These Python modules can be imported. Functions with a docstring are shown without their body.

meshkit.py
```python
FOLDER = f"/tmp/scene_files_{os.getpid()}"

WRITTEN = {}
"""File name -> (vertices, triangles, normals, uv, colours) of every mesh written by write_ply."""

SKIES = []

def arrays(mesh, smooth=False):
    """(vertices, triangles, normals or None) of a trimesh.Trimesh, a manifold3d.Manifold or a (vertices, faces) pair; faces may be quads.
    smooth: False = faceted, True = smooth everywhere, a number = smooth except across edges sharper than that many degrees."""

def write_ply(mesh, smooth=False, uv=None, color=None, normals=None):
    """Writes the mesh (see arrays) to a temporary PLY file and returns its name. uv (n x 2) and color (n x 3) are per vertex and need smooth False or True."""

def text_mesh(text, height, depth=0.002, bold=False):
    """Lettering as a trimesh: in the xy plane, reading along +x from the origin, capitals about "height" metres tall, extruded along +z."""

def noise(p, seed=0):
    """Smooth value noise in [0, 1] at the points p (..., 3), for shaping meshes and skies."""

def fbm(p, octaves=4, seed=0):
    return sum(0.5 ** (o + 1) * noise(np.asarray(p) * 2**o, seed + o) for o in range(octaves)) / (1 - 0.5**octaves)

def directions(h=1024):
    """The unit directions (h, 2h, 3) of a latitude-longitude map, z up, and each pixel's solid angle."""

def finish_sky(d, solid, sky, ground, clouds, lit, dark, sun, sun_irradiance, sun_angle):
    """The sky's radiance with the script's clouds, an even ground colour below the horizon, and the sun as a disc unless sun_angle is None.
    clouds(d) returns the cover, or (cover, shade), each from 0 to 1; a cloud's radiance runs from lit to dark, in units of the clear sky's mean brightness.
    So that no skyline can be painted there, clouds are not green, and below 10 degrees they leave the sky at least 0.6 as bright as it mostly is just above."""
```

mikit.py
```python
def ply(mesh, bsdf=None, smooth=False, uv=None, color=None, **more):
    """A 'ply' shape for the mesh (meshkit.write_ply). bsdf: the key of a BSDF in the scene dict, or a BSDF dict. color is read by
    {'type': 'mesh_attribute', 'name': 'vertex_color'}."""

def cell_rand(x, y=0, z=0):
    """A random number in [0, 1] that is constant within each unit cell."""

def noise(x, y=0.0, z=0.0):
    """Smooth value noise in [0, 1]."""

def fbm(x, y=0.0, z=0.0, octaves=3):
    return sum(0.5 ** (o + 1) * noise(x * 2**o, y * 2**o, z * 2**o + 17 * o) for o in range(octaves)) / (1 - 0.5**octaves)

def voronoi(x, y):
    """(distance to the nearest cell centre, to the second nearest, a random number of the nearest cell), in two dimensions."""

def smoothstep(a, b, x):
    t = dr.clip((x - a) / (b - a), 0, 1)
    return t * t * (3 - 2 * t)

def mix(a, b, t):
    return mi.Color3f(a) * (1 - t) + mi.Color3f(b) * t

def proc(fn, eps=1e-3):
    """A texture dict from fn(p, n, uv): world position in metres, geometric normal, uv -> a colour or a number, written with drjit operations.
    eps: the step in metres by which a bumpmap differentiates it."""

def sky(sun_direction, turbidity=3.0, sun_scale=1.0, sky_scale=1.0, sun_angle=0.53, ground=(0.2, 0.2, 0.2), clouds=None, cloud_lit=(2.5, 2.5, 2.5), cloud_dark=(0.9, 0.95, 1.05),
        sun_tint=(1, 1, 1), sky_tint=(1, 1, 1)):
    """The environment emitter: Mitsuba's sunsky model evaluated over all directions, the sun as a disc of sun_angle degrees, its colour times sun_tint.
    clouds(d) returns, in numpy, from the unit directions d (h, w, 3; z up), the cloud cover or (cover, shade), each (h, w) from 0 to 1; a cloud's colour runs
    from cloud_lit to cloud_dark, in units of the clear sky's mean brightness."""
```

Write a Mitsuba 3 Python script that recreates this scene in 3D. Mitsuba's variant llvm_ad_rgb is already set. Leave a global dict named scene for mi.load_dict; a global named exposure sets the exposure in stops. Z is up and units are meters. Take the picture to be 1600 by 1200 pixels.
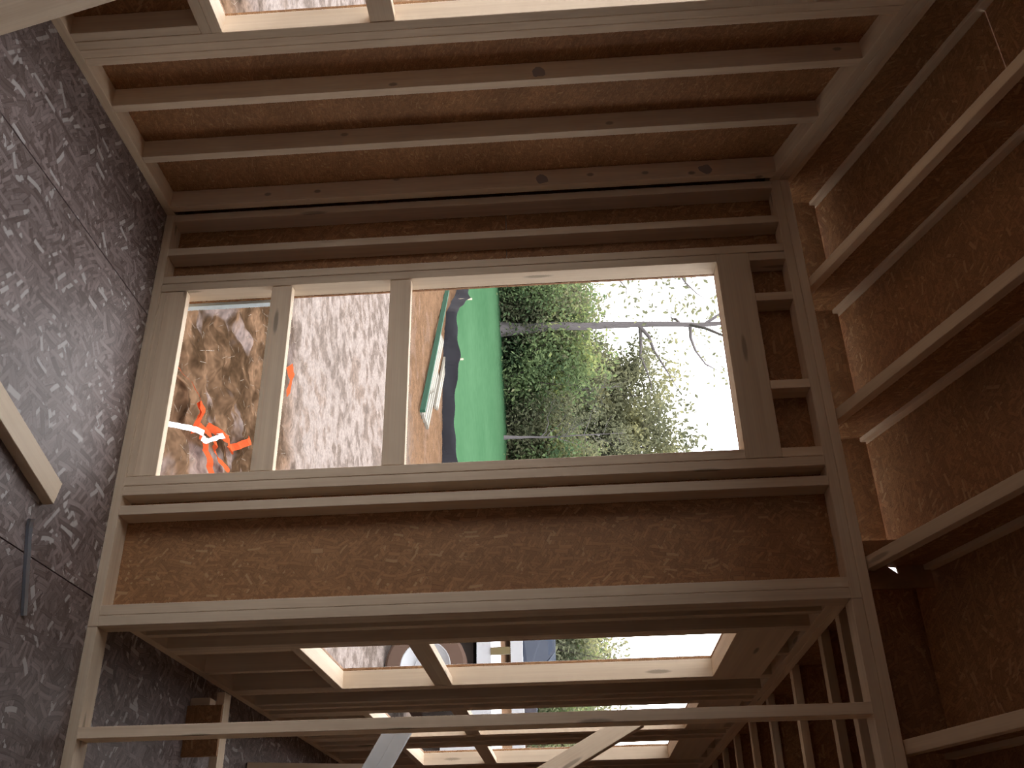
import math, random
import numpy as np
import drjit as dr
import mitsuba as mi
import mikit, meshkit
from mikit import noise, fbm, voronoi, cell_rand, smoothstep, mix

random.seed(7)
RNG = np.random.default_rng(11)
I = 0.0254                                   # framing is laid out in inches
T = mi.ScalarTransform4f
scene, labels = {}, {}

# ------------------------------------------------------------------ camera, sky, exposure
C = np.array([2.79931384, -3.33863319, 1.72194647])
CAM = np.array([[0.01938502, 0.06472098, 0.9977151], [0.87522188, 0.48131152, -0.04822735], [-0.48333309, 0.87415697, -0.04731499]])
scene['camera'] = {'type': 'perspective', 'fov_axis': 'x', 'fov': math.degrees(2 * math.atan(800 / 1508.73)), 'near_clip': 0.02, 'far_clip': 500.0,
                   'to_world': T().look_at(origin=C.tolist(), target=(C + CAM[2]).tolist(), up=(-CAM[1]).tolist())}


def clouds(d):
    f = meshkit.fbm(d * np.array([2.2, 2.2, 4.0]), 4, 3)
    return np.clip(0.86 + 0.3 * f, 0, 1), np.clip(1.5 * f - 0.4, 0, 1)


scene['sky'] = mikit.sky((-0.35, 0.75, 0.42), turbidity=5.0, sun_scale=0.0, sky_scale=1.0, ground=(0.12, 0.10, 0.08), clouds=clouds,
                         cloud_lit=(2.5, 2.48, 2.48), cloud_dark=(1.8, 1.84, 1.92))
exposure = 4.15

# ------------------------------------------------------------------ materials


def lumber(light, dark, rough=0.6):
    def fn(p, n, uv):
        u, v = uv.x, uv.y
        b = dr.floor(v / 10)
        r = cell_rand(b, 3, 1)
        g = fbm(u * 1.1 + b * 7, v * 50, 0.0, 3)
        g2 = noise(u * 7, v * 420)
        k, _, kr = voronoi(u * 1.3 + 3 * b, v * 8)
        knot = smoothstep(0.10, 0.045, k) * dr.select(kr > 0.8, 1.0, 0.0)
        c = mix(light, dark, dr.clip(0.75 * g + 0.25 * g2, 0, 1)) * (0.86 + 0.26 * r)
        return mix(c, mi.Color3f(*[0.45 * x for x in dark]), 0.75 * knot)
    return {'type': 'twosided', 'bsdf': {'type': 'principled', 'base_color': mikit.proc(fn), 'roughness': rough, 'specular': 0.35}}


def osb(tones, scale=1.0, rough=0.55, spec=0.3, few=0.95):
    """Oriented strand board: layers of long flakes at several angles, the upper covering the lower."""
    lo, hi, pale = tones

    def fn(p, n, uv):
        wx, wy = noise(uv.x * 7, uv.y * 7, 1.0) - 0.5, noise(uv.x * 7, uv.y * 7, 2.0) - 0.5
        c = mi.Color3f(*lo)
        for i, (ang, L, W, keep) in enumerate([(0.3, .10, .022, .2), (1.35, .09, .020, .4), (-0.75, .11, .024, .45), (-1.3, .08, .018, .5), (0.8, .10, .022, .55), (2.2, .07, .017, .6), (0.05, .085, .019, .7)]):
            ca, sa = math.cos(ang), math.sin(ang)
            a = ((uv.x + 0.05 * wx) * ca + (uv.y + 0.05 * wy) * sa) / (L * scale)
            b = ((uv.y + 0.05 * wy) * ca - (uv.x + 0.05 * wx) * sa) / (W * scale)
            b = b + 0.35 * noise(a * 1.3, b * 0.2, 5.0 + i)
            row = dr.floor(b)
            a = a + cell_rand(row, i, 7) * 5
            col = dr.floor(a)
            r, r2 = cell_rand(col, row, i), cell_rand(col, row, i + 20)
            la, lb = a - col, b - row
            edge = smoothstep(0.0, 0.05, la) * smoothstep(1.0, 0.95, la) * smoothstep(0.0, 0.14, lb) * smoothstep(1.0, 0.86, lb)
            grain = noise(a * 2, b * 7, 3.0 + i)
            f = mix(lo, hi, dr.clip(0.9 * r2 + 0.35 * grain - 0.12, 0, 1))
            f = mix(f, mi.Color3f(*pale), dr.select(r2 > few, 0.8, 0.0))
            c = dr.select(r > keep, f * (0.68 + 0.32 * edge), c)
        big = fbm(uv.x * 2.3, uv.y * 2.3, 1.0, 2)
        return c * (0.8 + 0.4 * big)
    return {'type': 'twosided', 'bsdf': {'type': 'principled', 'base_color': mikit.proc(fn), 'roughness': rough, 'specular': spec}}


def plain(c, rough=0.6, metallic=0.0, spec=0.4):
    return {'type': 'twosided', 'bsdf': {'type': 'principled', 'base_color': {'type': 'rgb', 'value': list(c)}, 'roughness': rough, 'metallic': metallic, 'specular': spec}}


scene['mat_lumber'] = lumber((0.77, 0.63, 0.47), (0.61, 0.465, 0.33))
scene['mat_lumber_dark'] = lumber((0.52, 0.34, 0.20), (0.36, 0.21, 0.11))
scene['mat_osb_wall'] = osb(((0.27, 0.13, 0.058), (0.41, 0.215, 0.10), (0.45, 0.28, 0.15)), 0.55)
scene['mat_osb_floor'] = osb(((0.11, 0.078, 0.07), (0.265, 0.212, 0.205), (0.42, 0.395, 0.385)), 0.9, 0.5, 0.4, 0.93)


def dirt(p, n, uv):
    a = fbm(p.x * 0.9, p.y * 0.9, 2.0, 4)
    b = fbm(p.x * 7, p.y * 7, 5.0, 3)
    c = noise(p.x * 45, p.y * 45, 1.0)
    brown, clay, pale = mi.Color3f(0.055, 0.032, 0.018), mi.Color3f(0.155, 0.092, 0.055), mi.Color3f(0.235, 0.195, 0.175)
    d = dr.sqrt(dr.square(p.x - 2.8) + dr.square(p.y + 3.3))
    base = mix(brown, clay, smoothstep(0.36, 0.66, 0.5 * a + 0.5 * b))
    track = smoothstep(8.6, 10.2, d + 2.2 * (a - 0.5)) * smoothstep(17.6, 15.6, d + 2.0 * (b - 0.5))      # the packed, dry clay of the site track
    base = mix(base, pale, track * (0.55 + 0.45 * smoothstep(0.3, 0.6, b)))
    wet = smoothstep(0.56, 0.68, fbm(p.x * 2.6 + 9, p.y * 2.6, 8.0, 4)) * (1 - track)      # pale smears of dried clay
    base = mix(base, mi.Color3f(0.25, 0.20, 0.19), wet * 0.55)
    far = smoothstep(15.5, 18.0, d)
    base = mix(base, clay, far * 0.8)
    e = noise(p.x * 16 + 3 * b, p.y * 60, 4.0)
    return base * (0.5 + 0.4 * c + 0.3 * b + 0.3 * e)


scene['mat_dirt'] = {'type': 'twosided', 'bsdf': {'type': 'diffuse', 'reflectance': mikit.proc(dirt)}}


def grass(p, n, uv):
    a = fbm(p.x * 0.35, p.y * 0.35, 1.0, 3)
    b = fbm(p.x * 5, p.y * 5, 7.0, 3)
    return mix(mi.Color3f(0.042, 0.105, 0.05), mi.Color3f(0.068, 0.145, 0.075), dr.clip(0.9 * a + 0.5 * b - 0.25, 0, 1))


scene['mat_grass'] = {'type': 'twosided', 'bsdf': {'type': 'diffuse', 'reflectance': mikit.proc(grass)}}


def leaf(cols):
    def fn(p, n, uv):
        a = fbm(p.x * 0.6, p.y * 0.6, p.z * 0.6, 2)
        r = cell_rand(dr.floor(p.x * 7), dr.floor(p.y * 7), dr.floor(p.z * 7))
        t = dr.clip(1.3 * a - 0.35 + 0.5 * r, 0, 1)
        return mix(mix(cols[0], cols[1], smoothstep(0.1, 0.55, t)), mi.Color3f(*cols[2]), smoothstep(0.6, 1.0, t))
    return {'type': 'principledthin', 'base_color': mikit.proc(fn), 'roughness': 0.6, 'diff_trans': 0.9, 'spec_trans': 0.0}


scene['mat_leaf_olive'] = leaf(((0.09, 0.10, 0.065), (0.22, 0.225, 0.14), (0.40, 0.385, 0.20)))
scene['mat_leaf_green'] = leaf(((0.07, 0.11, 0.06), (0.19, 0.25, 0.12), (0.40, 0.44, 0.18)))
scene['mat_bark'] = plain((0.13, 0.115, 0.12), 0.9)
scene['mat_bark_dark'] = plain((0.06, 0.05, 0.045), 0.9)
scene['mat_orange'] = {'type': 'principledthin', 'base_color': {'type': 'rgb', 'value': [0.62, 0.10, 0.035]}, 'roughness': 0.5, 'diff_trans': 0.5, 'spec_trans': 0.0}
scene['mat_white'] = plain((0.74, 0.77, 0.79), 0.5)
scene['mat_pale_board'] = lumber((0.27, 0.25, 0.21), (0.17, 0.155, 0.125))
scene['mat_wrap_white'] = plain((0.78, 0.79, 0.79), 0.6)
scene['mat_wrap'] = plain((0.62, 0.74, 0.80), 0.5)
scene['mat_fabric_black'] = plain((0.011, 0.011, 0.017), 0.7)
scene['mat_green_paint'] = plain((0.012, 0.062, 0.035), 0.6)
scene['mat_steel'] = plain((0.40, 0.50, 0.62), 0.3, 0.9)
scene['mat_navy'] = plain((0.018, 0.026, 0.05), 0.35, 0.0, 0.5)
scene['mat_glass_dark'] = plain((0.035, 0.05, 0.085), 0.2, 0.0, 0.5)
scene['mat_rubber'] = plain((0.05, 0.04, 0.035), 0.9)
scene['mat_mud'] = plain((0.09, 0.055, 0.04), 0.9)
scene['mat_white_paint'] = plain((0.36, 0.37, 0.39), 0.35)
scene['mat_grille'] = plain((0.11, 0.085, 0.035), 0.6)
scene['mat_stone'] = plain((0.5, 0.48, 0.45), 0.9)
scene['mat_ink'] = plain((0.37, 0.31, 0.28), 0.8)
scene['mat_straw'] = plain((0.26, 0.22, 0.18), 0.9)

# ------------------------------------------------------------------ helpers


def numbered(name):
    if name not in scene:
        return name
    k = 1
    while f'{name}_{k:03d}' in scene:
        k += 1
    return f'{name}_{k:03d}'


def tag(key, label, category=None, group=None, kind=None):
    labels[key] = {'label': label}
    for a, b in (('category', category), ('group', group), ('kind', kind)):
        if b:
            labels[key][a] = b
    return key


THINGS = set()


def thing(name, label, category, group=None, kind=None):
    """A key for a thing that is made of parts."""
    k, n = name, 0
    while k in THINGS or k in scene:
        n += 1
        k = f'{name}_{n:03d}'
    THINGS.add(k)
    return tag(k, label, category, group, kind)


def put(name, shape, parent=None):
    key = numbered(f'{parent}__{name}' if parent else name)
    scene[key] = shape
    return key


def box_mesh(x0, x1, y0, y1, z0, z1, axis=None, ch=0.0018, sheet=False):
    """A box with eased long edges; uv runs in metres along and across the piece, each piece at its own place of the grain."""
    lo, hi = np.array([x0, y0, z0], float), np.array([x1, y1, z1], float)
    d = hi - lo
    ax = int(np.argmax(d)) if axis is None else axis
    b, c = [(1, 2), (2, 0), (0, 1)][ax]
    ch = min(ch, 0.3 * d[b], 0.3 * d[c])
    B, Cc = d[b], d[c]
    sec = [(ch, 0), (B - ch, 0), (B, ch), (B, Cc - ch), (B - ch, Cc), (ch, Cc), (0, Cc - ch), (0, ch)]
    ou, ov = random.uniform(0, 40), 10.0 * random.randint(0, 400) + 2.0
    V, F, U = [], [], []
    cum = 0.0
    for i in range(8):
        p, q = sec[i], sec[(i + 1) % 8]
        w = math.dist(p, q)
        n = len(V)
        for s in (0, 1):
            for pt, vv in ((p, cum), (q, cum + w)):
                x = np.zeros(3)
                x[ax], x[b], x[c] = s * d[ax], pt[0], pt[1]
                V.append(lo + x)
                U.append((ou + s * d[ax], ov + vv))
        F += [(n, n + 1, n + 3), (n, n + 3, n + 2)]
        cum += w
    for s in (0, 1):
        n = len(V)
        for pt in sec:
            x = np.zeros(3)
            x[ax], x[b], x[c] = s * d[ax], pt[0], pt[1]
            V.append(lo + x)
            U.append((ou + 5 + pt[0], ov + pt[1]))
        for i in range(1, 7):
            F.append((n, n + i + 1, n + i) if s == 0 else (n, n + i, n + i + 1))
    return np.array(V), np.array(F), np.array(U)


def panel_mesh(x0, x1, y0, y1, z0, z1):
    """A sheet: uv in metres on the two long axes of every face."""
    lo, hi = np.array([x0, y0, z0], float), np.array([x1, y1, z1], float)
    d = hi - lo
    off = RNG.uniform(0, 60, 2)
    V, F, U = [], [], []
    for ax in range(3):
        b, c = [(1, 2), (2, 0), (0, 1)][ax]
        flip = d[b] < d[c]
        for s in (0, 1):
            n = len(V)
            for i, j in ((0, 0), (1, 0), (1, 1), (0, 1)):
                x = np.zeros(3)
                x[ax], x[b], x[c] = s * d[ax], i * d[b], j * d[c]
                V.append(lo + x)
                uv = (i * d[b], j * d[c]) if not flip else (j * d[c], i * d[b])
                U.append((uv[0] + off[0], uv[1] + off[1]))
            F += [(n, n + 1, n + 2), (n, n + 2, n + 3)] if s else [(n, n + 2, n + 1), (n, n + 3, n + 2)]
    return np.array(V), np.array(F), np.array(U)


def shape(vfu, mat, m=None):
    V, F, U = vfu
    if m is not None:
        V = V @ np.asarray(m)[:3, :3].T + np.asarray(m)[:3, 3]
    return mikit.ply((V, F), mat, uv=U)


def board(parent, name, x0, x1, y0, y1, z0, z1, mat='mat_lumber', axis=None, m=None):
    """Extents in inches."""
    return put(name, shape(box_mesh(*[v * I for v in (x0, x1, y0, y1, z0, z1)], axis=axis), mat, m), parent)


def sheet(parent, name, x0, x1, y0, y1, z0, z1, mat='mat_osb_wall', m=None):
    return put(name, shape(panel_mesh(*[v * I for v in (x0, x1, y0, y1, z0, z1)]), mat, m), parent)


def frame(p, q, up=(0, 0, 1)):
    """A matrix: x axis from p towards q, z as near to up as can be; origin at p (metres)."""
    p, q = np.asarray(p, float), np.asarray(q, float)
    x = (q - p) / np.linalg.norm(q - p)
    y = np.cross(up, x)
    y /= np.linalg.norm(y)
    m = np.eye(4)
    m[:3, 0], m[:3, 1], m[:3, 2], m[:3, 3] = x, y, np.cross(x, y), p
    return m


def tube(points, radii, sides=7):
    p = np.asarray(points, float)
    r = np.broadcast_to(np.asarray(radii, float), (len(p),))
    t = np.gradient(p, axis=0)
    t /= np.linalg.norm(t, axis=1, keepdims=True) + 1e-12
    a = np.cross(t, np.where(np.abs(t[:, 2:]) < 0.9, [0, 0, 1.0], [1.0, 0, 0]))
    a /= np.linalg.norm(a, axis=1, keepdims=True) + 1e-12
    b, ang = np.cross(t, a), np.arange(sides) * 2 * np.pi / sides
    v = p[:, None] + r[:, None, None] * (np.cos(ang)[None, :, None] * a[:, None] + np.sin(ang)[None, :, None] * b[:, None])
    i, j = np.meshgrid(np.arange(len(p) - 1), np.arange(sides), indexing='ij')
    q = np.stack([i * sides + j, i * sides + (j + 1) % sides, (i + 1) * sides + (j + 1) % sides, (i + 1) * sides + j], -1).reshape(-1, 4)
    return v.reshape(-1, 3), np.vstack([q[:, [0, 1, 2]], q[:, [0, 2, 3]]])


def join(parts):
    V, F, n = [], [], 0
    for v, f in parts:
        V.append(v)
        F.append(np.asarray(f) + n)
        n += len(v)
    return np.vstack(V), np.vstack(F)


def prism(outline, depth, hole=None):
    """An outline (x, z) extruded along y by depth, centred."""
    import trimesh
    from shapely.geometry import Polygon
    m = trimesh.creation.extrude_polygon(Polygon(outline, [hole] if hole else []), depth, engine='earcut')
    v = np.array(m.vertices)
    return np.stack([v[:, 0], depth / 2 - v[:, 2], v[:, 1]], 1), np.array(m.faces)


# ------------------------------------------------------------------ the room: floor
XR, YB, YF = 236.0, -236.0, 212.0            # right wall, back wall, end of the next room (inches)
TAN = math.tan(math.radians(19.4))
COS, SIN = math.cos(math.radians(19.4)), math.sin(math.radians(19.4))
PLATE = 109.1                                # top of the wall plates
HEAD, SILL = 94.83, 22.9

thing('floor', 'bare strand board subfloor of weathered greyish panels', None, None, 'structure')
sheet('floor', 'underlayment', -3.9, XR + 3.9, YB - 3.9, 3.9, -1.6, -0.76, 'mat_lumber_dark')
sheet('floor', 'underlayment', 66.6, XR + 3.9, 3.9, YF + 3.9, -1.6, -0.76, 'mat_lumber_dark')
xs = [-3.9, 21.0, 69.0, 117.0, 165.0, 213.0, XR + 3.9]
for i in range(len(xs) - 1):
    y = 3.9 - 96 * 3
    top = 3.9 if xs[i + 1] < 70 else YF + 3.9
    while y < top:
        a, b = max(y, YB - 3.9), min(y + 96, top)
        if b - a > 2:
            sheet('floor', 'panel', xs[i] + 0.09, xs[i + 1] - 0.09, a + 0.07, b - 0.07, -0.75, 0.0, 'mat_osb_floor')
        y += 96


# ------------------------------------------------------------------ the room: far wall, its doorway and the open studs of the partition
thing('wall_far', 'framed wall ahead with a tall door opening, bare strand board bay and open partition studs', None, None, 'structure')
W = 'wall_far'
D = 3.5
board(W, 'bottom_plate', -3.4, 73.2, 0, D, 0, 1.5)
board(W, 'bottom_plate', 73.3, XR - 0.1, 0, D, 0, 1.5)
board(W, 'sill_strip', 16.6, 50.3, 0.15, D, 1.52, 2.6)
for x in (0.0, 7.43, 13.35, 14.95, 50.42, 51.98, 55.12, 70.2, 71.72, 86.8, 102.8, 118.8, 134.8, 150.8, 166.8, 182.8, 198.8, 214.8):
    top = HEAD if x in (14.95, 50.42) else 106.1
    board(W, 'stud', x, x + 1.5, 0, D, 1.52, top - 0.02, 'mat_lumber')
board(W, 'header', 14.97, 51.9, 0, D, HEAD, 100.2)
for x in (14.97, 22.9, 39.0, 50.4):
    board(W, 'cripple_stud', x, x + 1.5, 0.05, D, 100.22, 106.08)
board(W, 'top_plate', -3.4, 73.25, 0, D, 106.1, 107.6, 'mat_lumber')
board(W, 'top_plate', 73.3, XR - 0.1, 0, D, 106.1, 107.6, 'mat_lumber')
board(W, 'top_plate', -3.4, 120, 0.05, D, 107.62, PLATE, 'mat_lumber')
board(W, 'top_plate', 120.1, XR - 0.1, 0.05, D, 107.62, PLATE, 'mat_lumber')
s0, s1 = D + 0.02, D + 0.46
for a, b, c, d in ((-3.9, 16.5, -1.5, 60.0), (-3.9, 16.5, 60.12, 108.8), (50.45, 70.2, -1.5, 108.8), (16.55, 50.4, HEAD, 108.8), (16.55, 50.4, -1.5, 2.5)):
    sheet(W, 'sheathing', a, b, s0, s1, c, d)
for a, b, c, d in ((-4.0, 16.4, -2, 108.8), (50.5, 66.3, -2, 108.8), (16.6, 50.3, HEAD + .1, 108.8)):
    sheet(W, 'housewrap', a, b, s1 + 0.01, s1 + 0.05, c, d, 'mat_wrap_white')
k = sheet(W, 'wrap_flap', 16.0, 17.1, s1 + 0.02, s1 + 1.2, 3.0, 21.5, 'mat_wrap')
tag(k, 'pale blue edge of house wrap')


def rail(x0, x1, y0, y1, z0, z1, label, name='guard_rail', group=None):
    k = board(None, name, x0, x1, y0, y1, z0, z1)
    return tag(k, label, 'rail' if name == 'guard_rail' else 'board', group)


rail(16.62, 50.32, 0.1, 1.6, 2.62, 6.1, 'low toe board across the foot of the tall doorway', 'toe_board')
rail(16.62, 50.32, 0.1, 1.6, 20.64, 24.1, 'lower of the two pale guard rails across the tall doorway')
rail(16.62, 50.32, 0.1, 1.6, 40.72, 44.2, 'upper of the two pale guard rails across the tall doorway')

# ------------------------------------------------------------------ the room: left wall with its raking top plate
thing('wall_left', 'framed rake wall with studs over strand board and a big unglazed window opening', None, None, 'structure')
W = 'wall_left'
board(W, 'bottom_plate', -D, 0, YB, -0.05, 0, 1.5, axis=1)


def rake(y):
    return PLATE - 3.2 - TAN * y               # underside of the raking plates


def rake_stud(name, y0, y1, z0, x0=-D, x1=0.0, wall='wall_left', mat='mat_lumber'):
    """A stud cut to the slope of the roof."""
    V, F, U = box_mesh(*[v * I for v in (x0, x1, y0, y1, z0, 400)], axis=2)
    V = V.copy()
    hi = V[:, 2] > 300 * I
    V[hi, 2] = (PLATE - 3.22) * I - TAN * V[hi, 1]
    put(name, shape((V, F, U), mat), wall)


WL0, WL1 = -134.0, -38.7
for y in (-2.2, -14.9, -26.4, -37.2, WL0 - 3.0, -142, -158, -174, -190, -206, -222, YB + 0.1):
    rake_stud('stud', y, y + 1.5, 1.52)
rake_stud('stud', -35.7, -34.2, 1.52)
for y in (WL1, WL0 - 1.5):
    board(W, 'trimmer_stud', -D, 0, y, y + 1.5, 1.52, HEAD + 2.0)
board(W, 'window_sill', -D, 0, WL0 + 0.02, WL1 - 0.02, SILL - 1.5, SILL)
board(W, 'window_sill', -D, 0, WL0 + 0.02, WL1 - 0.02, SILL - 3.02, SILL - 1.52)
for y in (WL1 - 1.55, -56, -72, -88, -104, -120, WL0 + 0.05):
    board(W, 'cripple_stud', -D, 0, y, y + 1.5, 1.52, SILL - 3.04)
board(W, 'header', -D, 0, WL0 - 1.5, WL1 + 1.5, HEAD + 2.02, HEAD + 11.3)
for y in (-56, -72, -88, -104, -120):
    rake_stud('cripple_stud', y, y + 1.5, HEAD + 11.32)


def slope_frame(x, z0):
    """Local x runs down the roof towards the far wall (from its line y = 0), local z stands off the slope, local y is world -x."""
    m = np.eye(4)
    m[:3, 0], m[:3, 1], m[:3, 2] = (0, COS, -SIN), (-1, 0, 0), (0, SIN, COS)
    m[:3, 3] = (x * I, 0, z0 * I)
    return m


LEN = 238.0 / COS
for t in (0, 1.52):
    put('top_plate', shape(box_mesh(*[v * I for v in (-LEN, 0.0, 0, D, t, t + 1.5)]), 'mat_lumber', slope_frame(0.0, PLATE - 3.2)), W)


def rake_sheet(wall, x0, x1, y0, y1, z0, mat='mat_osb_wall', top=0.0):
    V, F, U = panel_mesh(*[v * I for v in (x0, x1, y0, y1, z0, 400)])
    V, U = V.copy(), U.copy()
    hi = V[:, 2] > 300 * I
    V[hi, 2] = (PLATE + top) * I - TAN * V[hi, 1]
    put('sheathing', shape((V, F, U), mat), wall)


a, b = -D - 0.46, -D - 0.02
rake_sheet(W, a, b, WL1 + 0.05, 3.9, -1.5)
sheet(W, 'sheathing', a, b, WL0, WL1, -1.5, SILL - 0.05)
rake_sheet(W, a, b, WL0, WL1, HEAD + 2.02)
y = WL0 - 0.05
while y > YB:
    y2 = max(y - 48, YB - 3.9)
    rake_sheet(W, a, b, y2, y - 0.1, -1.5)
    y = y2
for mx, my, mz in [(-0.4, -26.45, 67.2), (-0.8, -2.25, 66.8), (-1.5, -2.25, 94.8)]:                   # smudged ink stamps on the stud sides
    out = [(1.0 * math.cos(t_) * (1 + .22 * math.sin(3 * t_ + mz)), 1.15 * math.sin(t_) * (1 + .18 * math.cos(2 * t_ + mx))) for t_ in np.linspace(0, 2 * math.pi, 14)[:-1]]
    v, f = prism(out, 0.02)
    tag(put('ink_stamp', mikit.ply(((v + np.array([min(mx, -1.3), my, mz])) * I, f), 'mat_ink'), W), 'smudged grey ink stamp')
k = board(None, 'guard_rail', -1.6, -0.1, WL0 + 0.1, WL1 - 0.1, 44.0, 47.5)
tag(k, 'guard rail across the left wall window, cut off by the frame edge', 'rail')

# ------------------------------------------------------------------ the room: back and right walls, with the openings that light the room from behind the camera
thing('wall_back', 'framed back wall behind the camera', None, None, 'structure')
W = 'wall_back'
zt = PLATE - TAN * YB
board(W, 'bottom_plate', 0, XR, YB - D, YB - 0.02, 0, 1.5)
OP = ()
x = 0.0
while x < XR - 2:
    inside = [o for o in OP if o[0] - 1.5 < x < o[1]]
    for z0, z1 in ([(1.52, inside[0][2] - 1.6), (inside[0][3] + 7.5, zt - 3)] if inside else [(1.52, zt - 3)]):
        if z1 - z0 > 2:
            board(W, 'stud', x, x + 1.5, YB - D, YB - 0.02, z0, z1)
    x += 16
for o in OP:
    for x in (o[0] - 1.5, o[1]):
        board(W, 'trimmer_stud', x, x + 1.5, YB - D, YB - 0.02, 1.52, o[3])
    board(W, 'header', o[0] - 1.5, o[1] + 1.5, YB - D, YB - 0.02, o[3] + 0.02, o[3] + 7.4)
    if o[2] > 5:
        board(W, 'window_sill', o[0] + 0.02, o[1] - 0.02, YB - D, YB - 0.02, o[2] - 1.5, o[2])
board(W, 'top_plate', 0, XR, YB - D, YB - 0.02, zt - 3, zt)
cuts = [-3.9, 30, 56, 114, 162, 210, XR + 3.9]
for i in range(6):
    o = None
    for z0, z1 in ([(-1.5, o[2]), (o[3], zt)] if o else [(-1.5, 96), (96.1, zt)]):
        if z1 - z0 > 2:
            sheet(W, 'sheathing', cuts[i] + .05, cuts[i + 1] - .05, YB - D - 0.46, YB - D - 0.02, z0, z1)

thing('wall_right', 'framed right wall outside the view', None, None, 'structure')
W = 'wall_right'
board(W, 'bottom_plate', XR, XR + D, YB, YF, 0, 1.5)
OPR = ()
y = YB
while y < YF:
    inside = [o for o in OPR if o[0] - 1.5 < y < o[1]]
    zt2 = (PLATE - 3.2 - TAN * y) if y < 0 else 106
    for z0, z1 in ([(1.52, inside[0][2] - 1.6), (inside[0][3] + 7.5, zt2)] if inside else [(1.52, zt2)]):
        if z1 - z0 > 2:
            board(W, 'stud', XR, XR + D, y, y + 1.5, z0, z1, axis=2)
    y += 16
for o in OPR:
    board(W, 'header', XR, XR + D, o[0] - 1.5, o[1] + 1.5, o[3] + 0.02, o[3] + 7.4, axis=1)
    board(W, 'window_sill', XR, XR + D, o[0], o[1], o[2] - 1.5, o[2], axis=1)
a, b = XR + D + 0.02, XR + D + 0.46
for y0, y1, z0, z1 in ((YB - 3.9, -170, -1.5, None), (-170, -100, -1.5, None), (-100, -48, -1.5, None), (-48, 0, -1.5, None)):
    if z1 is None:
        rake_sheet(W, a, b, y0 + .05, y1 - .05, z0, top=10)
    else:
        sheet(W, 'sheathing', a, b, y0 + .05, y1 - .05, z0, z1)
for y0, y1, z0, z1 in ((0, 52, -1.5, 122), (52, 104, -1.5, 122), (104, 156, -1.5, 122), (156, YF + 3.9, -1.5, 122)):
    sheet(W, 'sheathing', a, b, y0 + .05, y1 - .05, z0, z1)

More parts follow.
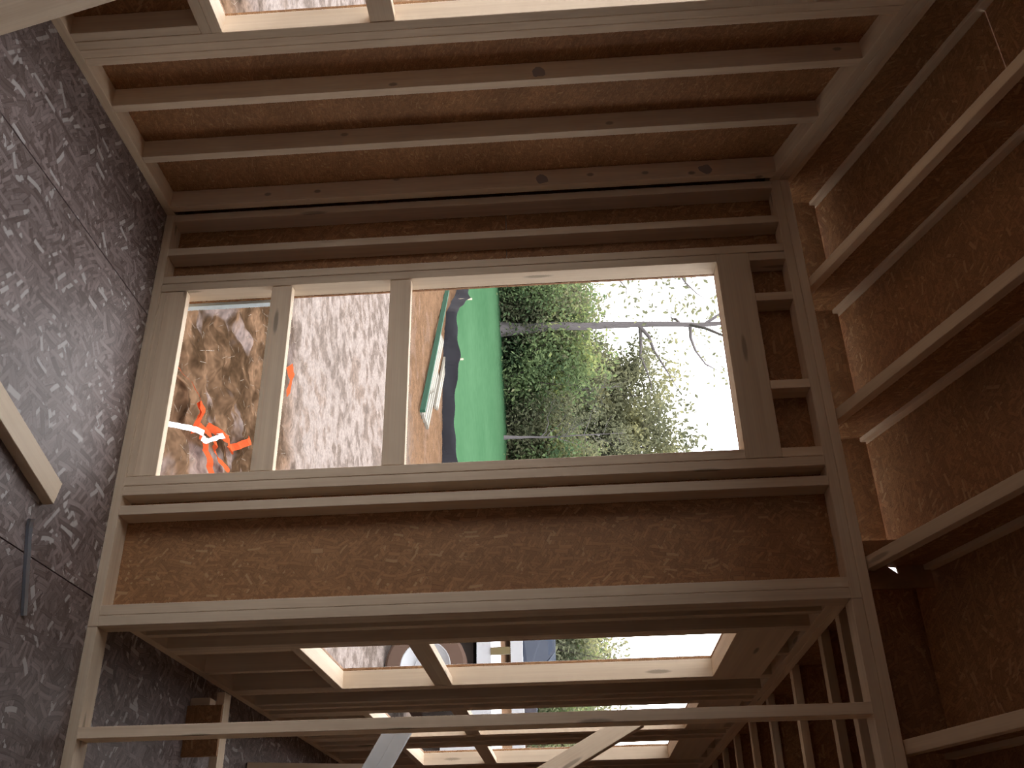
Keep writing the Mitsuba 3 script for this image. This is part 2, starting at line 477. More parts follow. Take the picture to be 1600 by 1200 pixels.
# ------------------------------------------------------------------ the roof over the room: I-joist rafters under a strand board deck
thing('ceiling', 'sloping open roof of I-joist rafters under a dark strand board deck', None, None, 'structure')
DEP = 9.5


def i_joist(parent, name, m, s0, s1, depth, mat='mat_lumber', fw=1.8, web='mat_osb_wall'):
    """Local x along, local y across (to fw), local z up; flanges are sub-parts of the joist, whose web is the joist itself."""
    k = put(name, shape(panel_mesh(*[v * I for v in (s0, s1, fw / 2 - 0.2, fw / 2 + 0.2, 1.4, depth - 1.4)]), web, m), parent)
    for z0, z1 in ((0.0, 1.5), (depth - 1.5, depth)):
        scene[numbered(k + '__flange')] = shape(box_mesh(*[v * I for v in (s0, s1, 0, fw, z0, z1)]), mat, m)
    return k


RX = [-1.3, 22.0, 46.0, 69.1, 93.3, 117.0, 141.0, 165.0, 189.0, 213.0, 237.0]
for x in RX:
    tail = 9.0 if x < 60 else 1.0 if x < 72 else 3.2
    i_joist('ceiling', 'rafter', slope_frame(x, PLATE + 0.35), -LEN, tail / COS, DEP)
for x0, x1, tail in ((-16.0, 62.6, 9.6), (62.7, XR + 4, 3.4)):
    s, row = tail / COS, 0
    while s > -LEN:
        s2 = max(s - 48, -LEN - 4)
        x = x0 - (48 if row % 2 else 0)
        while x < x1:
            p, q = max(x, x0), min(x + 96, x1)
            if q - p > 1:
                put('deck_panel', shape(panel_mesh(*[v * I for v in (s2 + .08, s - .08, -q + .06, -p - .06, DEP + 0.02, DEP + 0.62)]), 'mat_osb_wall', slope_frame(0, PLATE + 0.35)), 'ceiling')
            x += 96
        s, row = s2, row + 1
GAP = [(68.27, 112.17), (67.67, 113.52), (69.62, 113.73)]                             # a small three-cornered gap left open to the sky
outline = [(64.6, 109.15), (71.6, 109.15), (71.6, 118.2), (64.6, 118.2)]
v, f = prism(outline, 0.4, GAP)
put('blocking', mikit.ply((v * I + np.array([0, 2.0 * I, 0]), f), 'mat_osb_wall'), 'ceiling')
sheet('ceiling', 'eave_panel', -16, 65.2, 9.05, 9.5, 106.4, 115.6, 'mat_osb_wall')

# ------------------------------------------------------------------ the next room: its window wall, floor joists and end wall
XN = 70.5
thing('wall_next', 'window wall of the next room seen obliquely through the open partition', None, None, 'structure')
W = 'wall_next'
board(W, 'bottom_plate', XN - D, XN, 3.97, YF, 0, 1.5, 'mat_lumber', axis=1)
NW = ((27.6, 60.2), (86.6, 119.2), (137.6, 170.2))
for y0 in (4.0, 9.0, 16.0, 73.0, 78.2, 128.0, 182, 196):
    board(W, 'stud', XN - D, XN, y0, y0 + 1.5, 1.52, 106.08, 'mat_lumber')
for y0, y1 in NW:
    for q in (y0 - 1.5, y1):
        board(W, 'trimmer_stud', XN - D, XN, q, q + 1.5, 1.52, HEAD)
    for q in (y0 - 3.02, y1 + 1.52):
        board(W, 'stud', XN - D, XN, q, q + 1.5, 1.52, 106.08, 'mat_lumber')
    board(W, 'header', XN - D, XN, y0 - 1.5, y1 + 1.5, HEAD + .02, HEAD + 9.3, 'mat_lumber')
    board(W, 'window_sill', XN - D, XN, y0 + .02, y1 - .02, SILL - 1.6, SILL)
    for q in (y0 + .1, y0 + 15, y1 - 1.6):
        board(W, 'cripple_stud', XN - D, XN, q, q + 1.5, 1.52, SILL - 1.62, 'mat_lumber')
    for q in (y0 - 1.5, y0 + 15, y1):
        board(W, 'cripple_stud', XN - D, XN, q, q + 1.5, HEAD + 9.32, 106.08, 'mat_lumber')
board(W, 'top_plate', XN - D, XN, 3.55, YF, 106.1, 107.6, 'mat_lumber')
board(W, 'top_plate', XN - D, XN, 3.55, YF, 107.62, PLATE, 'mat_lumber')
a, b = XN - D - 0.46, XN - D - 0.02
prev = 3.98
for y0, y1 in NW:
    sheet(W, 'sheathing', a, b, prev, y0, -1.5, 109)
    sheet(W, 'sheathing', a, b, y0 + .05, y1 - .05, -1.5, SILL)
    sheet(W, 'sheathing', a, b, y0 + .05, y1 - .05, HEAD, 109)
    prev = y1
sheet(W, 'sheathing', a, b, prev, YF + 3.9, -1.5, 109)
prev = 4.1
for y0, y1 in NW + ((YF + 3.9, 0),):
    sheet(W, 'housewrap', a - .06, a - .02, prev, y0 - .1, -2, 121 if prev > 5 else 108.9, 'mat_wrap_white')
    if y1:
        sheet(W, 'housewrap', a - .06, a - .02, y0, y1, -2, SILL - .1, 'mat_wrap_white')
        sheet(W, 'housewrap', a - .06, a - .02, y0, y1, HEAD + .1, 121, 'mat_wrap_white')
    prev = y1 + .1
nth = ('nearest', 'second', 'farthest')
for i, (y0, y1) in enumerate(NW):
    k = board(None, 'guard_rail', XN - 1.6, XN - 0.1, y0 + .1, y1 - .1, 41.0, 44.5)
    tag(k, f"guard rail in the {nth[i]} window of the next room's window wall", 'rail')

thing('ceiling_next', 'underside of the floor above the next room, open I-joists and decking', None, None, 'structure')
for y0 in (6.5, 18.6, 31.2, 56.6, 84.0, 109.5, 135.5, 159, 183, 206):
    m = np.eye(4)
    m[:3, :3] = np.array([[1, 0, 0], [0, 1, 0], [0, 0, 1.0]])
    m[:3, 3] = (0, y0 * I, PLATE * I)
    i_joist('ceiling_next', 'joist', m, XN - 0.9, XR + 1, 11.9, fw=2.3)
x = XN - D
while x < XR + 3:
    y = 3.6
    while y < YF + 3:
        sheet('ceiling_next', 'deck_panel', x + .06, min(x + 96, XR + 4) - .06, y + .06, min(y + 48, YF + 4) - .06, 121.1, 121.8, 'mat_osb_wall')
        y += 48
    x += 96
sheet('ceiling_next', 'rim_board', XN - 1.1, XN - 0.92, 4.0, YF, 109.12, 121.05)
thing('wall_upper', 'wall of the floor above, over the partition', None, None, 'structure')
x = XN - D
while x < XR + 3:
    sheet('wall_upper', 'sheathing', x + .05, min(x + 48, XR + 4) - .05, 3.55, 4.0, 118.3, 216)
    x += 48
thing('wall_rear', 'end wall of the next room', None, None, 'structure')
x = XN - D
board('wall_rear', 'bottom_plate', XN, XR, YF, YF + D, 0, 1.5)
board('wall_rear', 'top_plate', XN, XR, YF, YF + D, 107.5, PLATE)
while x < XR:
    board('wall_rear', 'stud', x, x + 1.5, YF, YF + D, 1.52, 107.45)
    x += 16
x = XN - D
while x < XR:
    sheet('wall_rear', 'sheathing', x, min(x + 48, XR + 4) - .1, YF + D + .02, YF + D + .46, -1.5, 122)
    x += 48

# ------------------------------------------------------------------ loose things on the floors
d = np.array([58.9 - 53.4, -17.0 + 34.8, 0.0])
d /= np.linalg.norm(d)
end, nrm = np.array([60.3, -17.35, 0.02]), np.array([d[1], -d[0], 0])
m = frame((end - 60 * d) * I, end * I)
k = put('offcut_board', shape(box_mesh(0, 60 * I, -1.75 * I, 1.75 * I, 0, 1.5 * I), 'mat_lumber', m))
tag(k, 'pale two-by-four lying on the subfloor, running out of the left edge of the photo', 'board')
# a flat steel bar, one end flared and bent up
m = frame(np.array([76.2, -16.6, 0.03]) * I, np.array([64.9, -20.2, 0.03]) * I)
pts = []
for s, w, z in ((0, .42, .0), (.6, .5, 0), (9.6, .5, 0.0), (10.8, .52, .05), (11.4, .58, .14), (11.9, .64, .28)):
    pts += [(s, -w, z), (s, w, z), (s, w * .8, z + .36), (s, -w * .8, z + .36)]
V = np.array(pts) * I
F = [(0, 1, 2), (0, 2, 3)]
for i in range(5):
    for j in range(4):
        p, q = 4 * i + j, 4 * i + (j + 1) % 4
        F += [(p, p + 4, q), (q, p + 4, q + 4)]
F += [(20, 22, 21), (20, 23, 22)]
V = V @ m[:3, :3].T + m[:3, 3]
tag(put('pry_bar', mikit.ply((V, np.array(F)), 'mat_steel')), 'small flat steel bar lying on the subfloor near the board', 'bar')
# plank leaning beside the left wall window
p, q = np.array([17.1, -54.2, 0.05]) * I, np.array([-26.4, -40.1, 60.0]) * I
m = frame(p, q, up=(1, 0, 0.2))
tag(put('leaning_plank', shape(box_mesh(0, float(np.linalg.norm(q - p)), 0.9 * I, 9.0 * I, 0, 1.5 * I), 'mat_lumber', m)), 'wide pale plank leaning on the left wall below its window', 'board')

# next room
rail_ = board(None, 'low_beam', 73.5, 118, 45.0, 48.4, 3.52, 5.0)
tag(rail_, 'two-by-four laid across blocks on the floor of the next room', 'board')
for x in (75, 112):
    k = board(None, 'wood_block', x, x + 3.5, 42, 49, 0.0, 3.5, axis=1)
    tag(k, 'short wood block under the end of the two-by-four nearest the window wall' if x < 90 else 'short wood block under the far end of the two-by-four', 'block')
k = sheet(None, 'board_scrap', 76.5, 85, 40.8, 41.6, 0.0, 6.2, 'mat_osb_wall')
tag(k, 'piece of strand board standing on edge in front of the two-by-four in the next room', 'board')


def sawhorse(x, y, label):
    t = thing('sawhorse', label, 'sawhorse', 'sawhorses in the next room')
    board(t, 'beam', x, x + 40, y, y + 1.5, 23, 26.5)
    for sx in (x + 3, x + 35):
        for s in (-1, 1):
            a0, b0 = np.array([sx, y + .75 + s * 10, 0.1]), np.array([sx, y + .75 + s * 1.6, 25.5])
            put('leg', shape(box_mesh(0, float(np.linalg.norm(b0 - a0)) * I, -1.75 * I, 1.75 * I, -.7 * I, .7 * I), 'mat_lumber', frame(a0 * I, b0 * I, up=(0, 1, 0.1))), t)


sawhorse(80, 86, 'wooden sawhorse with splayed legs standing in the next room')
for i, (o, lab) in enumerate(((0.0, 'lower of two white boards leaning in the next room'), (2.6, 'upper of two white boards leaning in the next room'))):
    p, q = np.array([80.6, 46.1 - .2 * i, 35.6 + o]) * I, np.array([112.0, 40.4 - .2 * i, 19.0 + o]) * I
    tag(put('white_board', shape(box_mesh(0, float(np.linalg.norm(q - p)), -.4 * I, .4 * I, -1.2 * I, 1.2 * I), 'mat_white', frame(p, q))), lab, 'board', 'white boards in the next room')
p, q = np.array([79.6, 60.0, 76.5]) * I, np.array([97.5, 56.0, 44.0]) * I
tag(put('brace', shape(box_mesh(-4 * I, float(np.linalg.norm(q - p)), -.75 * I, .75 * I, -1.75 * I, 1.75 * I), 'mat_lumber', frame(p, q))), 'diagonal brace board crossing in front of the far windows of the next room', 'brace')

# ------------------------------------------------------------------ outdoors: ground


def ground_z(x, y):
    d = np.hypot(x - C[0], y - C[1])
    return -0.9 + 0.03 * np.maximum(0, d - 21)


def lumps(x, y):
    d = np.hypot(x - C[0], y - C[1])
    P = np.stack([x, y, 0 * x], -1)
    rough = np.clip((10.5 - d) / 3, 0.15, 1)
    h = 0.26 * rough * (meshkit.fbm(P * 1.5, 4, 5) - 0.5) + 0.20 * rough * (meshkit.fbm(P * 5, 4, 9) - 0.5) + 0.02 * (meshkit.fbm(P * 18, 2, 3) - 0.5)
    q = (x * 0.8 + y * 0.6)
    return h - 0.05 * np.clip((d - 9) / 2, 0, 1) * np.clip((17 - d) / 2, 0, 1) * meshkit.noise(np.stack([q * 0.3, (y * 0.8 - x * 0.6) * 2.2, 0 * x], -1))


def grid_mesh(xs, ys, zf):
    X, Y = np.meshgrid(xs, ys)
    Z = zf(X, Y)
    n, m = X.shape
    i, j = np.meshgrid(np.arange(n - 1), np.arange(m - 1), indexing='ij')
    a = i * m + j
    F = np.concatenate([np.stack([a, a + 1, a + m + 1], -1).reshape(-1, 3), np.stack([a, a + m + 1, a + m], -1).reshape(-1, 3)])
    return np.stack([X, Y, Z], -1).reshape(-1, 3), F


gx = np.concatenate([np.arange(-70, -16, 0.8), np.arange(-16, -5, 0.12), np.arange(-5, 1.6, 0.035), np.arange(1.6, 12, 0.3), np.arange(12, 45, 1.5)])
gy = np.concatenate([np.arange(-40, -6, 1.2), np.arange(-6, 0, 0.2), np.arange(0, 8, 0.035), np.arange(8, 22, 0.14), np.arange(22, 90, 1.0)])
V, F = grid_mesh(gx, gy, lambda x, y: ground_z(x, y) + lumps(x, y))
tag(put('ground', mikit.ply((V, F), 'mat_dirt', smooth=True)), 'bare brown clay ground of the building site', None, None, 'structure')

# the silt fence line and the lawn behind it
FA, FB = np.array([-5.2, 15.3]), np.array([-12.6, 18.2])
FENCE = [(7.5, 17.2), (2.5, 16.6), (-1.5, 16.2), (-4.6, 15.7), (-6.2, 15.95), (-8.25, 15.5), (-9.8, 15.8), (-11.0, 16.9), (-12.4, 18.1), (-16.5, 17.2), (-21.0, 13.6), (-25.0, 7.0)]


def along(pts, step):
    p = np.asarray(pts, float)
    s = np.concatenate([[0], np.cumsum(np.linalg.norm(np.diff(p, axis=0), axis=1))])
    t = np.arange(0, s[-1], step)
    return np.stack([np.interp(t, s, p[:, k]) for k in range(p.shape[1])], 1), t


fence_pts, ft = along(FENCE, 0.1)
t = thing('silt_fence', 'low black silt fence strung in front of the bright green lawn', 'fence')
SP = 2.9
V, F = [], []
ph = 1.35
for i, ((x, y), s) in enumerate(zip(fence_pts, ft)):
    f = ((s + ph) / SP) % 1
    top = 0.42 - 0.15 * (4 * f * (1 - f)) + 0.015 * math.sin(s * 9)
    g = float(ground_z(x, y))
    wob = 0.04 * math.sin(s * 2.1) + 0.02 * math.sin(s * 7)
    for h, o in ((-0.06, wob * .2), (0.18, wob), (top, 0.5 * wob), (top, 0.5 * wob + .006), (0.18, wob + .006), (-0.06, wob * .2 + .006)):
        V.append((x + 0.2 * o, y + o, g + h))
    if i:
        b0 = 6 * (i - 1)
        for j in range(6):
            p, q = b0 + j, b0 + (j + 1) % 6
            F += [(p, q, p + 6), (q, q + 6, p + 6)]
put('fabric', mikit.ply((np.array(V), np.array(F)), 'mat_fabric_black', smooth=50), t)
k0 = 0
while True:
    s = k0 * SP - ph
    k0 += 1
    if s < 0:
        continue
    if s > ft[-1]:
        break
    x, y = np.interp(s, ft, fence_pts[:, 0]), np.interp(s, ft, fence_pts[:, 1])
    g = float(ground_z(x, y))
    put('stake', shape(box_mesh(x - .018, x + .018, y + .06, y + .09, g - 0.2, g + .47), 'mat_lumber'), t)

lx = np.arange(-75, 45, 0.5)
ly = np.arange(4, 60, 0.5)


def fence_y(x):
    f = sorted(FENCE)
    return np.interp(x, [a for a, _ in f], [b for _, b in f])


X, Y = np.meshgrid(np.linspace(-25, 7.5, 180), np.linspace(0, 1, 110))
FY = fence_y(X)
far_y = 31.0 + 2.2 * meshkit.noise(np.stack([X * .25, 0 * X, 0 * X], -1)) - 0.9 * (X + 16)      # the wood's edge comes nearer on the left
far_y = np.maximum(far_y, FY + 5)
YY = FY + 0.05 + (far_y - FY) * Y
Z = ground_z(X, YY) + 0.05 + 0.03 * meshkit.fbm(np.stack([X, YY, 0 * X], -1) * 2, 2, 4)
n, mm = X.shape
i, j = np.meshgrid(np.arange(n - 1), np.arange(mm - 1), indexing='ij')
a = i * mm + j
F = np.concatenate([np.stack([a, a + 1, a + mm + 1], -1).reshape(-1, 3), np.stack([a, a + mm + 1, a + mm], -1).reshape(-1, 3)])
tag(put('lawn', mikit.ply((np.stack([X, YY, Z], -1).reshape(-1, 3), F), 'mat_grass', smooth=True)), 'bright green lawn beyond the black fence', None, None, 'structure')

# ------------------------------------------------------------------ outdoors: loose things on the clay


def gz(x, y):
    return float(ground_z(np.float64(x), np.float64(y)) + lumps(np.array([x]), np.array([y]))[0])


def ribbon(pts, width, lift=0.03, seed=0):
    """A thin tape draped over the ground, twisting a little, two faces 1 mm apart."""
    P, s = along(pts, 0.03)
    rg = np.random.default_rng(seed)
    V, F = [], []
    tw0 = rg.uniform(0, 6)
    for i in range(len(P)):
        x, y = P[i, :2]
        tgt = P[min(i + 1, len(P) - 1)] - P[max(i - 1, 0)]
        h = P[i, 2] if P.shape[1] > 2 else 0.0
        nn = np.array([-tgt[1], tgt[0]]) / (np.linalg.norm(tgt[:2]) + 1e-9)
        tw = 0.45 * math.sin(s[i] * 5 + tw0)
        z = gz(x, y) + lift + h + 0.01 * math.sin(s[i] * 5 + tw0)
        o = np.array([nn[0] * math.cos(tw), nn[1] * math.cos(tw), math.sin(tw)]) * width / 2
        V += [np.array([x, y, z]) - o, np.array([x, y, z]) + o]
        if i:
            b0 = 2 * (i - 1)
            F += [(b0, b0 + 1, b0 + 2), (b0 + 1, b0 + 3, b0 + 2)]
    return np.array(V), np.array(F)


t = thing('marking_tape', 'tangled orange marking tape lying on the dark clay outside the doorway', 'tape')
for i, line in enumerate(([(-0.57, 2.20, .02), (-0.43, 2.30, .05), (-0.30, 2.38, .09), (-0.19, 2.57, .08), (-0.13, 2.67, .06), (0.08, 2.72, .03), (0.2, 2.74, 0)],
                          [(-0.30, 2.58, .05), (-0.23, 2.88, .05), (-0.17, 3.19, .02), (-0.1, 3.4, 0)],
                          [(-0.37, 2.80, .02), (-0.40, 3.10, .04), (-0.41, 3.33, .03), (-0.52, 3.47, .03), (-0.66, 3.62, .02)],
                          [(-0.33, 2.36, .06), (-0.25, 2.44, .10), (-0.16, 2.50, .04)])):
    put('strip', mikit.ply(ribbon(line, 0.06, seed=i), 'mat_orange'), t)
tag(put('marking_tape', mikit.ply(ribbon([(-1.84, 4.48, .06), (-1.77, 4.58, .08), (-1.72, 4.66, .05), (-1.60, 4.62, .03)], 0.1, seed=8), 'mat_orange')), 'short orange tape on the pale clay between the two guard rails', 'tape')
tag(put('white_strap', mikit.ply(ribbon([(-0.02, 2.05, .04), (-0.06, 2.18, .08), (-0.11, 2.36, .10), (-0.14, 2.59, .10), (-0.29, 2.82, .08), (-0.43, 3.09, .04)], 0.042, seed=5), 'mat_white')), 'white plastic strap lying across the orange tape', 'strap')

# pile of boards before the fence
PA, PB = np.array([-5.5, 12.55, 0]), np.array([-10.2, 15.55, 0])
pd = (PB - PA) / np.linalg.norm(PB - PA)
pn = np.array([-pd[1], pd[0], 0]) * -1.0        # away from the house
pn = pn if pn[1] > 0 else -pn


def pile_board(s0, s1, off, z, w, h, mat, label, group=None, name='pile_board'):
    a0, b0 = PA + pd * s0 + pn * off, PA + pd * s1 + pn * off
    z0 = -0.9 + z
    m = frame((a0[0], a0[1], z0), (b0[0], b0[1], z0 + 0.02))
    return tag(put(name, shape(box_mesh(0, s1 - s0, -w / 2, w / 2, 0, h), mat, m)), label, 'board', group)


pile_board(0.0, 5.7, 0.0, 0.03, 0.06, 0.10, 'mat_green_paint', 'long green board along the near side of the board pile outdoors')
ORD = ('first', 'second', 'third', 'fourth', 'fifth')
for i in range(5):
    pile_board(0.15 + .12 * i, 3.4 - .15 * i, 0.13 + 0.15 * i, 0.0, 0.10, 0.05, 'mat_pale_board', f'white board on the clay in the outdoor pile, {ORD[i]} behind the green board', 'white boards of the pile outdoors')
for i in range(3):
    pile_board(1.0 + .3 * i, 3.6 + .15 * i, 0.16 + 0.14 * i, 0.055, 0.11, 0.04, 'mat_pale_board', f'white board lying on top of the outdoor pile, {ORD[i]} from the green board', 'white boards of the pile outdoors')
for i in range(2):
    pile_board(1.9 + .2 * i, 4.3 + .25 * i, 1.0 + 0.15 * i, 0.02, 0.11, 0.05, 'mat_pale_board', f"white board lying apart between the pile and the black fence, {('nearer the pile', 'nearer the fence')[i]}", 'white boards by the fence')

# straw and stones in the clay
SV, SF = [], []
for i in range(2600):
    x, y = RNG.uniform(-4.5, 1.0), RNG.uniform(0.4, 7.5)
    L, w, an = RNG.uniform(.02, .08), RNG.uniform(.0015, .004), RNG.uniform(0, math.pi)
    z = gz(x, y) + .008
    dx, dy = math.cos(an) * L / 2, math.sin(an) * L / 2
    dz = RNG.uniform(-.02, .02)
    b0 = len(SV)
    SV += [(x - dx - dy / L * w, y - dy + dx / L * w, z - dz), (x - dx + dy / L * w, y - dy - dx / L * w, z - dz), (x + dx + dy / L * w, y + dy - dx / L * w, z + dz + .004), (x + dx - dy / L * w, y + dy + dx / L * w, z + dz + .004)]
    SF += [(b0, b0 + 1, b0 + 2), (b0, b0 + 2, b0 + 3)]
tag(put('straw', mikit.ply((np.array(SV), np.array(SF)), 'mat_straw')), 'bits of straw strewn over the clay', 'straw', None, 'stuff')

# white truck with a muddy wheel beyond the next room's window


def wheel(parent, x, y, z, r, w, rim, tyre='mat_mud'):
    prof = [(r * .62, -w / 2), (r * .93, -w / 2), (r, -w * .36), (r, w * .36), (r * .93, w / 2), (r * .62, w / 2)]
    n = 40
    V, F = [], []
    for i in range(n):
        a_ = 2 * math.pi * i / n
        for rr, yy in prof:
            V.append((x + rr * math.cos(a_), y + yy, z + rr * math.sin(a_)))
    for i in range(n):
        for j in range(6):
            p, q = i * 6 + j, i * 6 + (j + 1) % 6
            p2, q2 = ((i + 1) % n) * 6 + j, ((i + 1) % n) * 6 + (j + 1) % 6
            F += [(p, q, p2), (q, q2, p2)]
    k = put('wheel', mikit.ply((np.array(V), np.array(F)), tyre, smooth=40), parent)
    prof = [(r * .66, -w * .46), (r * .60, -w * .5), (r * .52, -w * .34), (r * .30, -w * .22), (r * .26, -w * .40), (r * .10, -w * .44), (0.001, -w * .44)]
    V, F = [], []
    for i in range(n):
        a_ = 2 * math.pi * i / n
        for rr, yy in prof:
            V.append((x + rr * math.cos(a_), y + yy, z + rr * math.sin(a_)))
    for i in range(n):
        for j in range(len(prof) - 1):
            p, q = i * len(prof) + j, i * len(prof) + j + 1
            p2, q2 = ((i + 1) % n) * len(prof) + j, ((i + 1) % n) * len(prof) + j + 1
            F += [(p, q, p2), (q, q2, p2)]
    scene[k + '__rim'] = mikit.ply((np.array(V), np.array(F)), rim, smooth=40)


t = thing('truck', 'white work truck with a big muddy wheel, half hidden behind the window wall', 'truck')
TX, TY, TZ = -0.30, 10.3, -0.9
for wx in (TX, TX + 3.3):
    for wy in (TY + .15, TY + 1.9):
        wheel(t, wx, wy, TZ + .58, .58, .30, 'mat_white_paint')
body = [(-1.7, .80), (-0.78, .80), (-0.70, 1.10), (-0.4, 1.30), (.4, 1.30), (.70, 1.10), (.78, .80), (2.5, .80), (2.62, 1.1), (2.9, 1.3), (3.7, 1.3), (3.95, 1.0), (4.2, .75), (4.4, .8), (4.4, 1.35), (3.6, 1.5), (3.0, 2.15), (1.7, 2.2), (1.62, 1.5), (-1.7, 1.5)]
v, f = prism(body, 1.95)
put('body', mikit.ply((v + np.array([TX, TY + 1.0, TZ]), f), 'mat_white_paint'), t)
v, f = prism([(-1.6, .5), (4.1, .5), (4.1, .78), (.7, .78), (.6, 1.22), (-.6, 1.22), (-.7, .78), (-1.6, .78)], 1.3)
put('chassis', mikit.ply((v + np.array([TX, TY + 1.0, TZ]), f), 'mat_rubber'), t)
v, f = prism([(1.8, 1.55), (2.85, 1.55), (2.55, 2.05), (1.85, 2.08)], 1.97)
put('window', mikit.ply((v + np.array([TX, TY + 1.0, TZ]), f), 'mat_glass_dark'), t)
for i in range(9):
    x = TX - 1.55 + .22 * i
    put('rack_slat', shape(box_mesh(x, x + .1, TY + .0, TY + .04, TZ + 1.5, TZ + 1.78), 'mat_grille'), t)
put('rack_rail', shape(box_mesh(TX - 1.6, TX + 1.5, TY - .01, TY + .05, TZ + 1.78, TZ + 1.95), 'mat_white_paint'), t)

# dark blue car farther off on the lawn
t = thing('car', 'dark blue car parked on the far edge of the lawn', 'car')
car = [(-2.2, .35), (-1.75, .35), (-1.6, .62), (-1.2, .70), (-.85, .5), (-.8, .35), (.8, .35), (.85, .5), (1.2, .70), (1.6, .62), (1.75, .35), (2.2, .4), (2.25, .9), (1.3, 1.05), (.55, 1.62), (-1.2, 1.66), (-2.05, 1.1), (-2.25, .9)]
CX, CY = -5.6, 30.5
CZ = float(ground_z(np.float64(CX), np.float64(CY))) + .05
v, f = prism(car, 1.75)
v[:, 1] *= np.where(v[:, 2] > 1.1, 0.86, 1.0)
put('body', mikit.ply((v + np.array([CX, CY, CZ]), f), 'mat_navy'), t)
v, f = prism([(-1.85, 1.1), (1.05, 1.08), (.5, 1.55), (-1.15, 1.58)], 1.56)
put('window', mikit.ply((v + np.array([CX, CY, CZ]), f), 'mat_glass_dark'), t)
for wx in (-1.2, 1.2):
    for wy in (-.78, .78):
        wheel(t, CX + wx, CY + wy, CZ + .33, .33, .2, 'mat_steel', 'mat_rubber')

# ------------------------------------------------------------------ outdoors: trees and shrubs of the wood's edge


def leaves(centres, sigma, count, size, rg):
    c = centres[rg.integers(0, len(centres), count)] + rg.normal(0, 1, (count, 3)) * sigma
    a = rg.normal(0, 1, (count, 3))
    a /= np.linalg.norm(a, axis=1, keepdims=True)
    b = np.cross(a, rg.normal(0, 1, (count, 3)))
    b /= np.linalg.norm(b, axis=1, keepdims=True)
    s = size * rg.uniform(.6, 1.3, (count, 1))
    V = np.stack([c - a * s, c - b * s * .5, c + a * s, c + b * s * .5], 1).reshape(-1, 3)
    k = np.arange(count)[:, None] * 4
    F = np.concatenate([k + [0, 1, 2], k + [0, 2, 3]])
    return V, F


def tree_parts(seed, H, r0, crown, spread, nb, nleaf, size, sig, fork=None):
    rg = np.random.default_rng(seed)
    n = 14
    zs = np.linspace(0, H, n)
    bend = np.cumsum(rg.normal(0, 0.05, (n, 2)), axis=0)
    trunk = np.stack([bend[:, 0], bend[:, 1], zs], 1)
    wood = [tube(trunk, r0 * (1 - .93 * (zs / H) ** .38) + .008, 8)]
    tips = []
    for b in range(nb):
        h = rg.uniform(crown, .97)
        base = np.array([np.interp(h * H, zs, trunk[:, k]) for k in range(3)])
        an = rg.uniform(0, 2 * np.pi)
        L = spread * rg.uniform(.5, 1.0) * (1.15 - .6 * (h - crown) / (1 - crown + 1e-6))
        q = np.linspace(0, 1, 6)[:, None]
        pl = base + q * L * np.array([math.cos(an), math.sin(an), rg.uniform(.15, .9)]) + q ** 2 * np.array([0, 0, rg.uniform(-.2, .4)]) * L + np.cumsum(rg.normal(0, .035 * L, (6, 3)), 0) * (q > 0)
        wood.append(tube(pl, np.linspace(r0 * .34 * (1.2 - h), .006, 6), 5))
        for s in range(4):
            st = pl[rg.integers(2, 6)]
            dd = rg.normal(0, 1, 3)
            dd[2] = abs(dd[2]) * .6
            tw = st + np.linspace(0, 1, 4)[:, None] * dd / np.linalg.norm(dd) * L * rg.uniform(.2, .45)
            wood.append(tube(tw, np.linspace(.012, .004, 4), 4))
            tips += [tw[2], tw[3], tw[3]]
    lv = leaves(np.array(tips), sig, nleaf, size, rg)
    return join(wood), lv


def shrub_parts(seed, H, R, nleaf, size):
    rg = np.random.default_rng(seed)
    wood, tips = [], []
    for b in range(11):
        an, L = rg.uniform(0, 2 * np.pi), rg.uniform(.5, 1.0)
        end_ = np.array([math.cos(an) * R * L, math.sin(an) * R * L, H * rg.uniform(.55, .95)])
        q = np.linspace(0, 1, 6)[:, None]
        pl = q * end_ * np.array([.9, .9, 1]) + np.cumsum(rg.normal(0, .05, (6, 3)), 0) * (q > 0)
        wood.append(tube(pl, np.linspace(.045, .008, 6), 5))
        for s in range(6):
            st = pl[rg.integers(1, 6)]
            tips.append(st + rg.normal(0, .35, 3) * np.array([R * .5, R * .5, H * .22]))
            tips.append(st)
    tips = np.array(tips)
    tips[:, 2] = np.clip(tips[:, 2], .15, None)
    V, F = leaves(tips, np.array([.28, .28, .24]) * max(R, 1) * .8, nleaf, size, rg)
    return join(wood), (V, F)


def plant(name, parts, mats, x, y, rot, sc, label, cat, group=None):
    (wv, wf), (lv, lf) = parts
    key = thing(name, label, cat, group)
    m = T().translate([float(x), float(y), float(ground_z(np.float64(x), np.float64(y))) - .03]).rotate([0, 0, 1], float(rot)).scale(float(sc))
    for nm, g, mat in (('trunk' if name == 'tree' else 'stem', wv_f[id(parts)][0], mats[0]), ('foliage', wv_f[id(parts)][1], mats[1])):
        scene[f'{key}__{nm}'] = {**g, 'bsdf': {'type': 'ref', 'id': mat}, 'to_world': m}
    return key


wv_f = {}


def variant(parts):
    wv_f[id(parts)] = (mikit.ply(parts[0], smooth=True), mikit.ply(parts[1]))
    return parts


SH = [variant(shrub_parts(20 + i, 3.0, 1.9, 6500, .085)) for i in range(3)]
TR = [variant(tree_parts(40 + i, 11.5, .24, .28, 3.2, 18, 1500, .10, .30)) for i in range(2)]
BIG = variant(tree_parts(60, 14.0, .30, .34, 4.0, 15, 1300, .10, .30))
FULL = variant(tree_parts(70, 5.6, .09, .22, 2.2, 26, 4200, .11, .30))


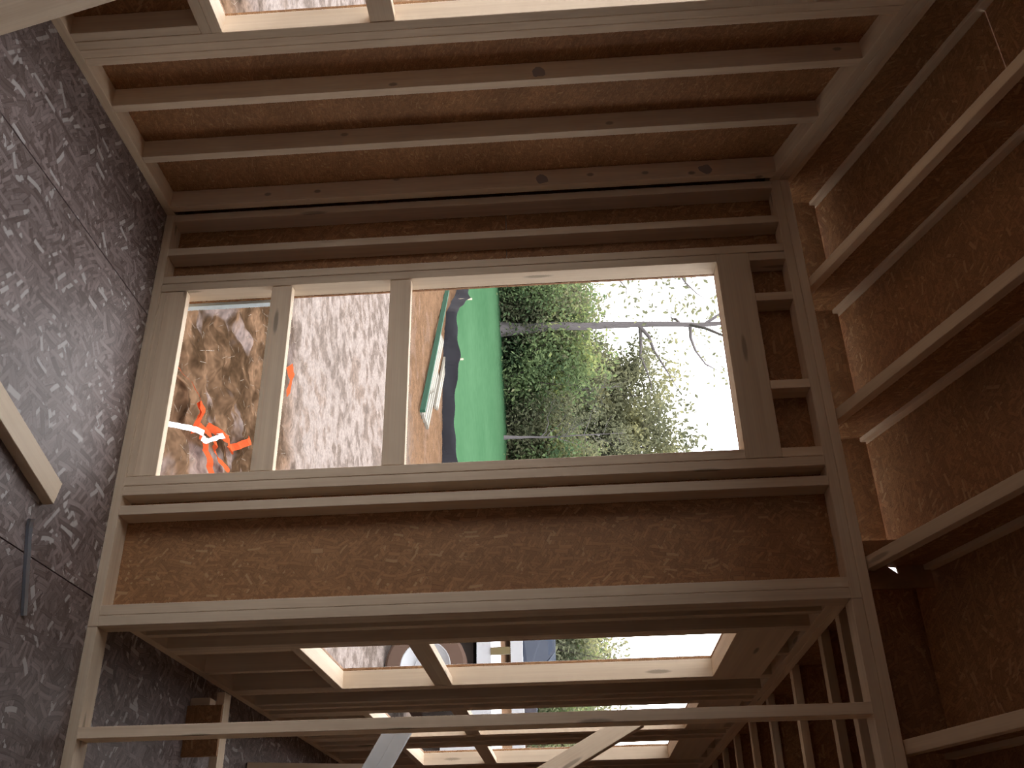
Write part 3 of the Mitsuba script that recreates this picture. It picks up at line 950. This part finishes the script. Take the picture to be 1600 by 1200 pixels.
def spot(direction, dist):
    return C[0] + direction[0] * dist, C[1] + direction[1] * dist


def at(v, dist):
    """The bearing of the photo's row v, as a direction on the ground."""
    a_ = np.interp(v, [350, 450, 520, 615, 690, 730, 1000, 1035], [-38.5, -34.68, -32.02, -28.43, -25.6, -24.08, -14.1, -12.95])
    return spot((math.sin(math.radians(a_)), math.cos(math.radians(a_))), dist)


big = [(517, 37.0, 20, 1.0, BIG, 'tall grey-trunked tree forking high against the sky, left half of the doorway view'),
       (612, 39.0, 130, .40, TR[0], 'thinner bare-trunked tree in the middle of the doorway view'),
       (684, 36.0, 200, .40, TR[1], 'low forked dark tree at the right of the doorway view'),
       (392, 30.0, 80, 1.0, TR[1], 'tree at the left edge of the doorway, its twigs reaching into the sky')]
for v, dist, rot, sc, parts, lab in big:
    plant('tree', parts, ('mat_bark', 'mat_leaf_olive'), *at(v, dist), rot, sc, lab, 'tree')
for v, dist, rot, sc in ((575, 43, 10, .95), (625, 42, 120, 1.12), (672, 44, 70, 1.1), (715, 42, 160, 1.2), (760, 43, 250, 1.0), (810, 42, 40, 1.05)):
    plant('tree', FULL, ('mat_bark_dark', 'mat_leaf_olive'), *at(v, dist), rot, sc, 'leafy olive tree behind the shrubs, with lacy foliage against the white sky', 'tree', 'leafy trees behind the shrubs')
rg = np.random.default_rng(5)
row = [(v, dist) for v in range(330, 1130, 34) for dist in (38.5 + 1.2 * math.sin(v),)] + [(v + 17, 42.5) for v in range(330, 1130, 34)]
for i, (v, dist) in enumerate(row):
    a_ = math.radians(-34.68 + (v - 450) * 0.0372)
    x, y = C[0] + math.sin(a_) * dist, C[1] + math.cos(a_) * dist
    plant('shrub', SH[i % 3], ('mat_bark_dark', ('mat_leaf_olive', 'mat_leaf_green')[i % 5 in (1, 3)]), x, y, rg.uniform(0, 360), rg.uniform(.85, 1.25), ('dense olive shrub in the front row of the thicket at the edge of the lawn' if dist < 41 else 'dense olive shrub in the second row of the thicket, behind the front row'), 'shrub', 'shrubs along the edge of the lawn')
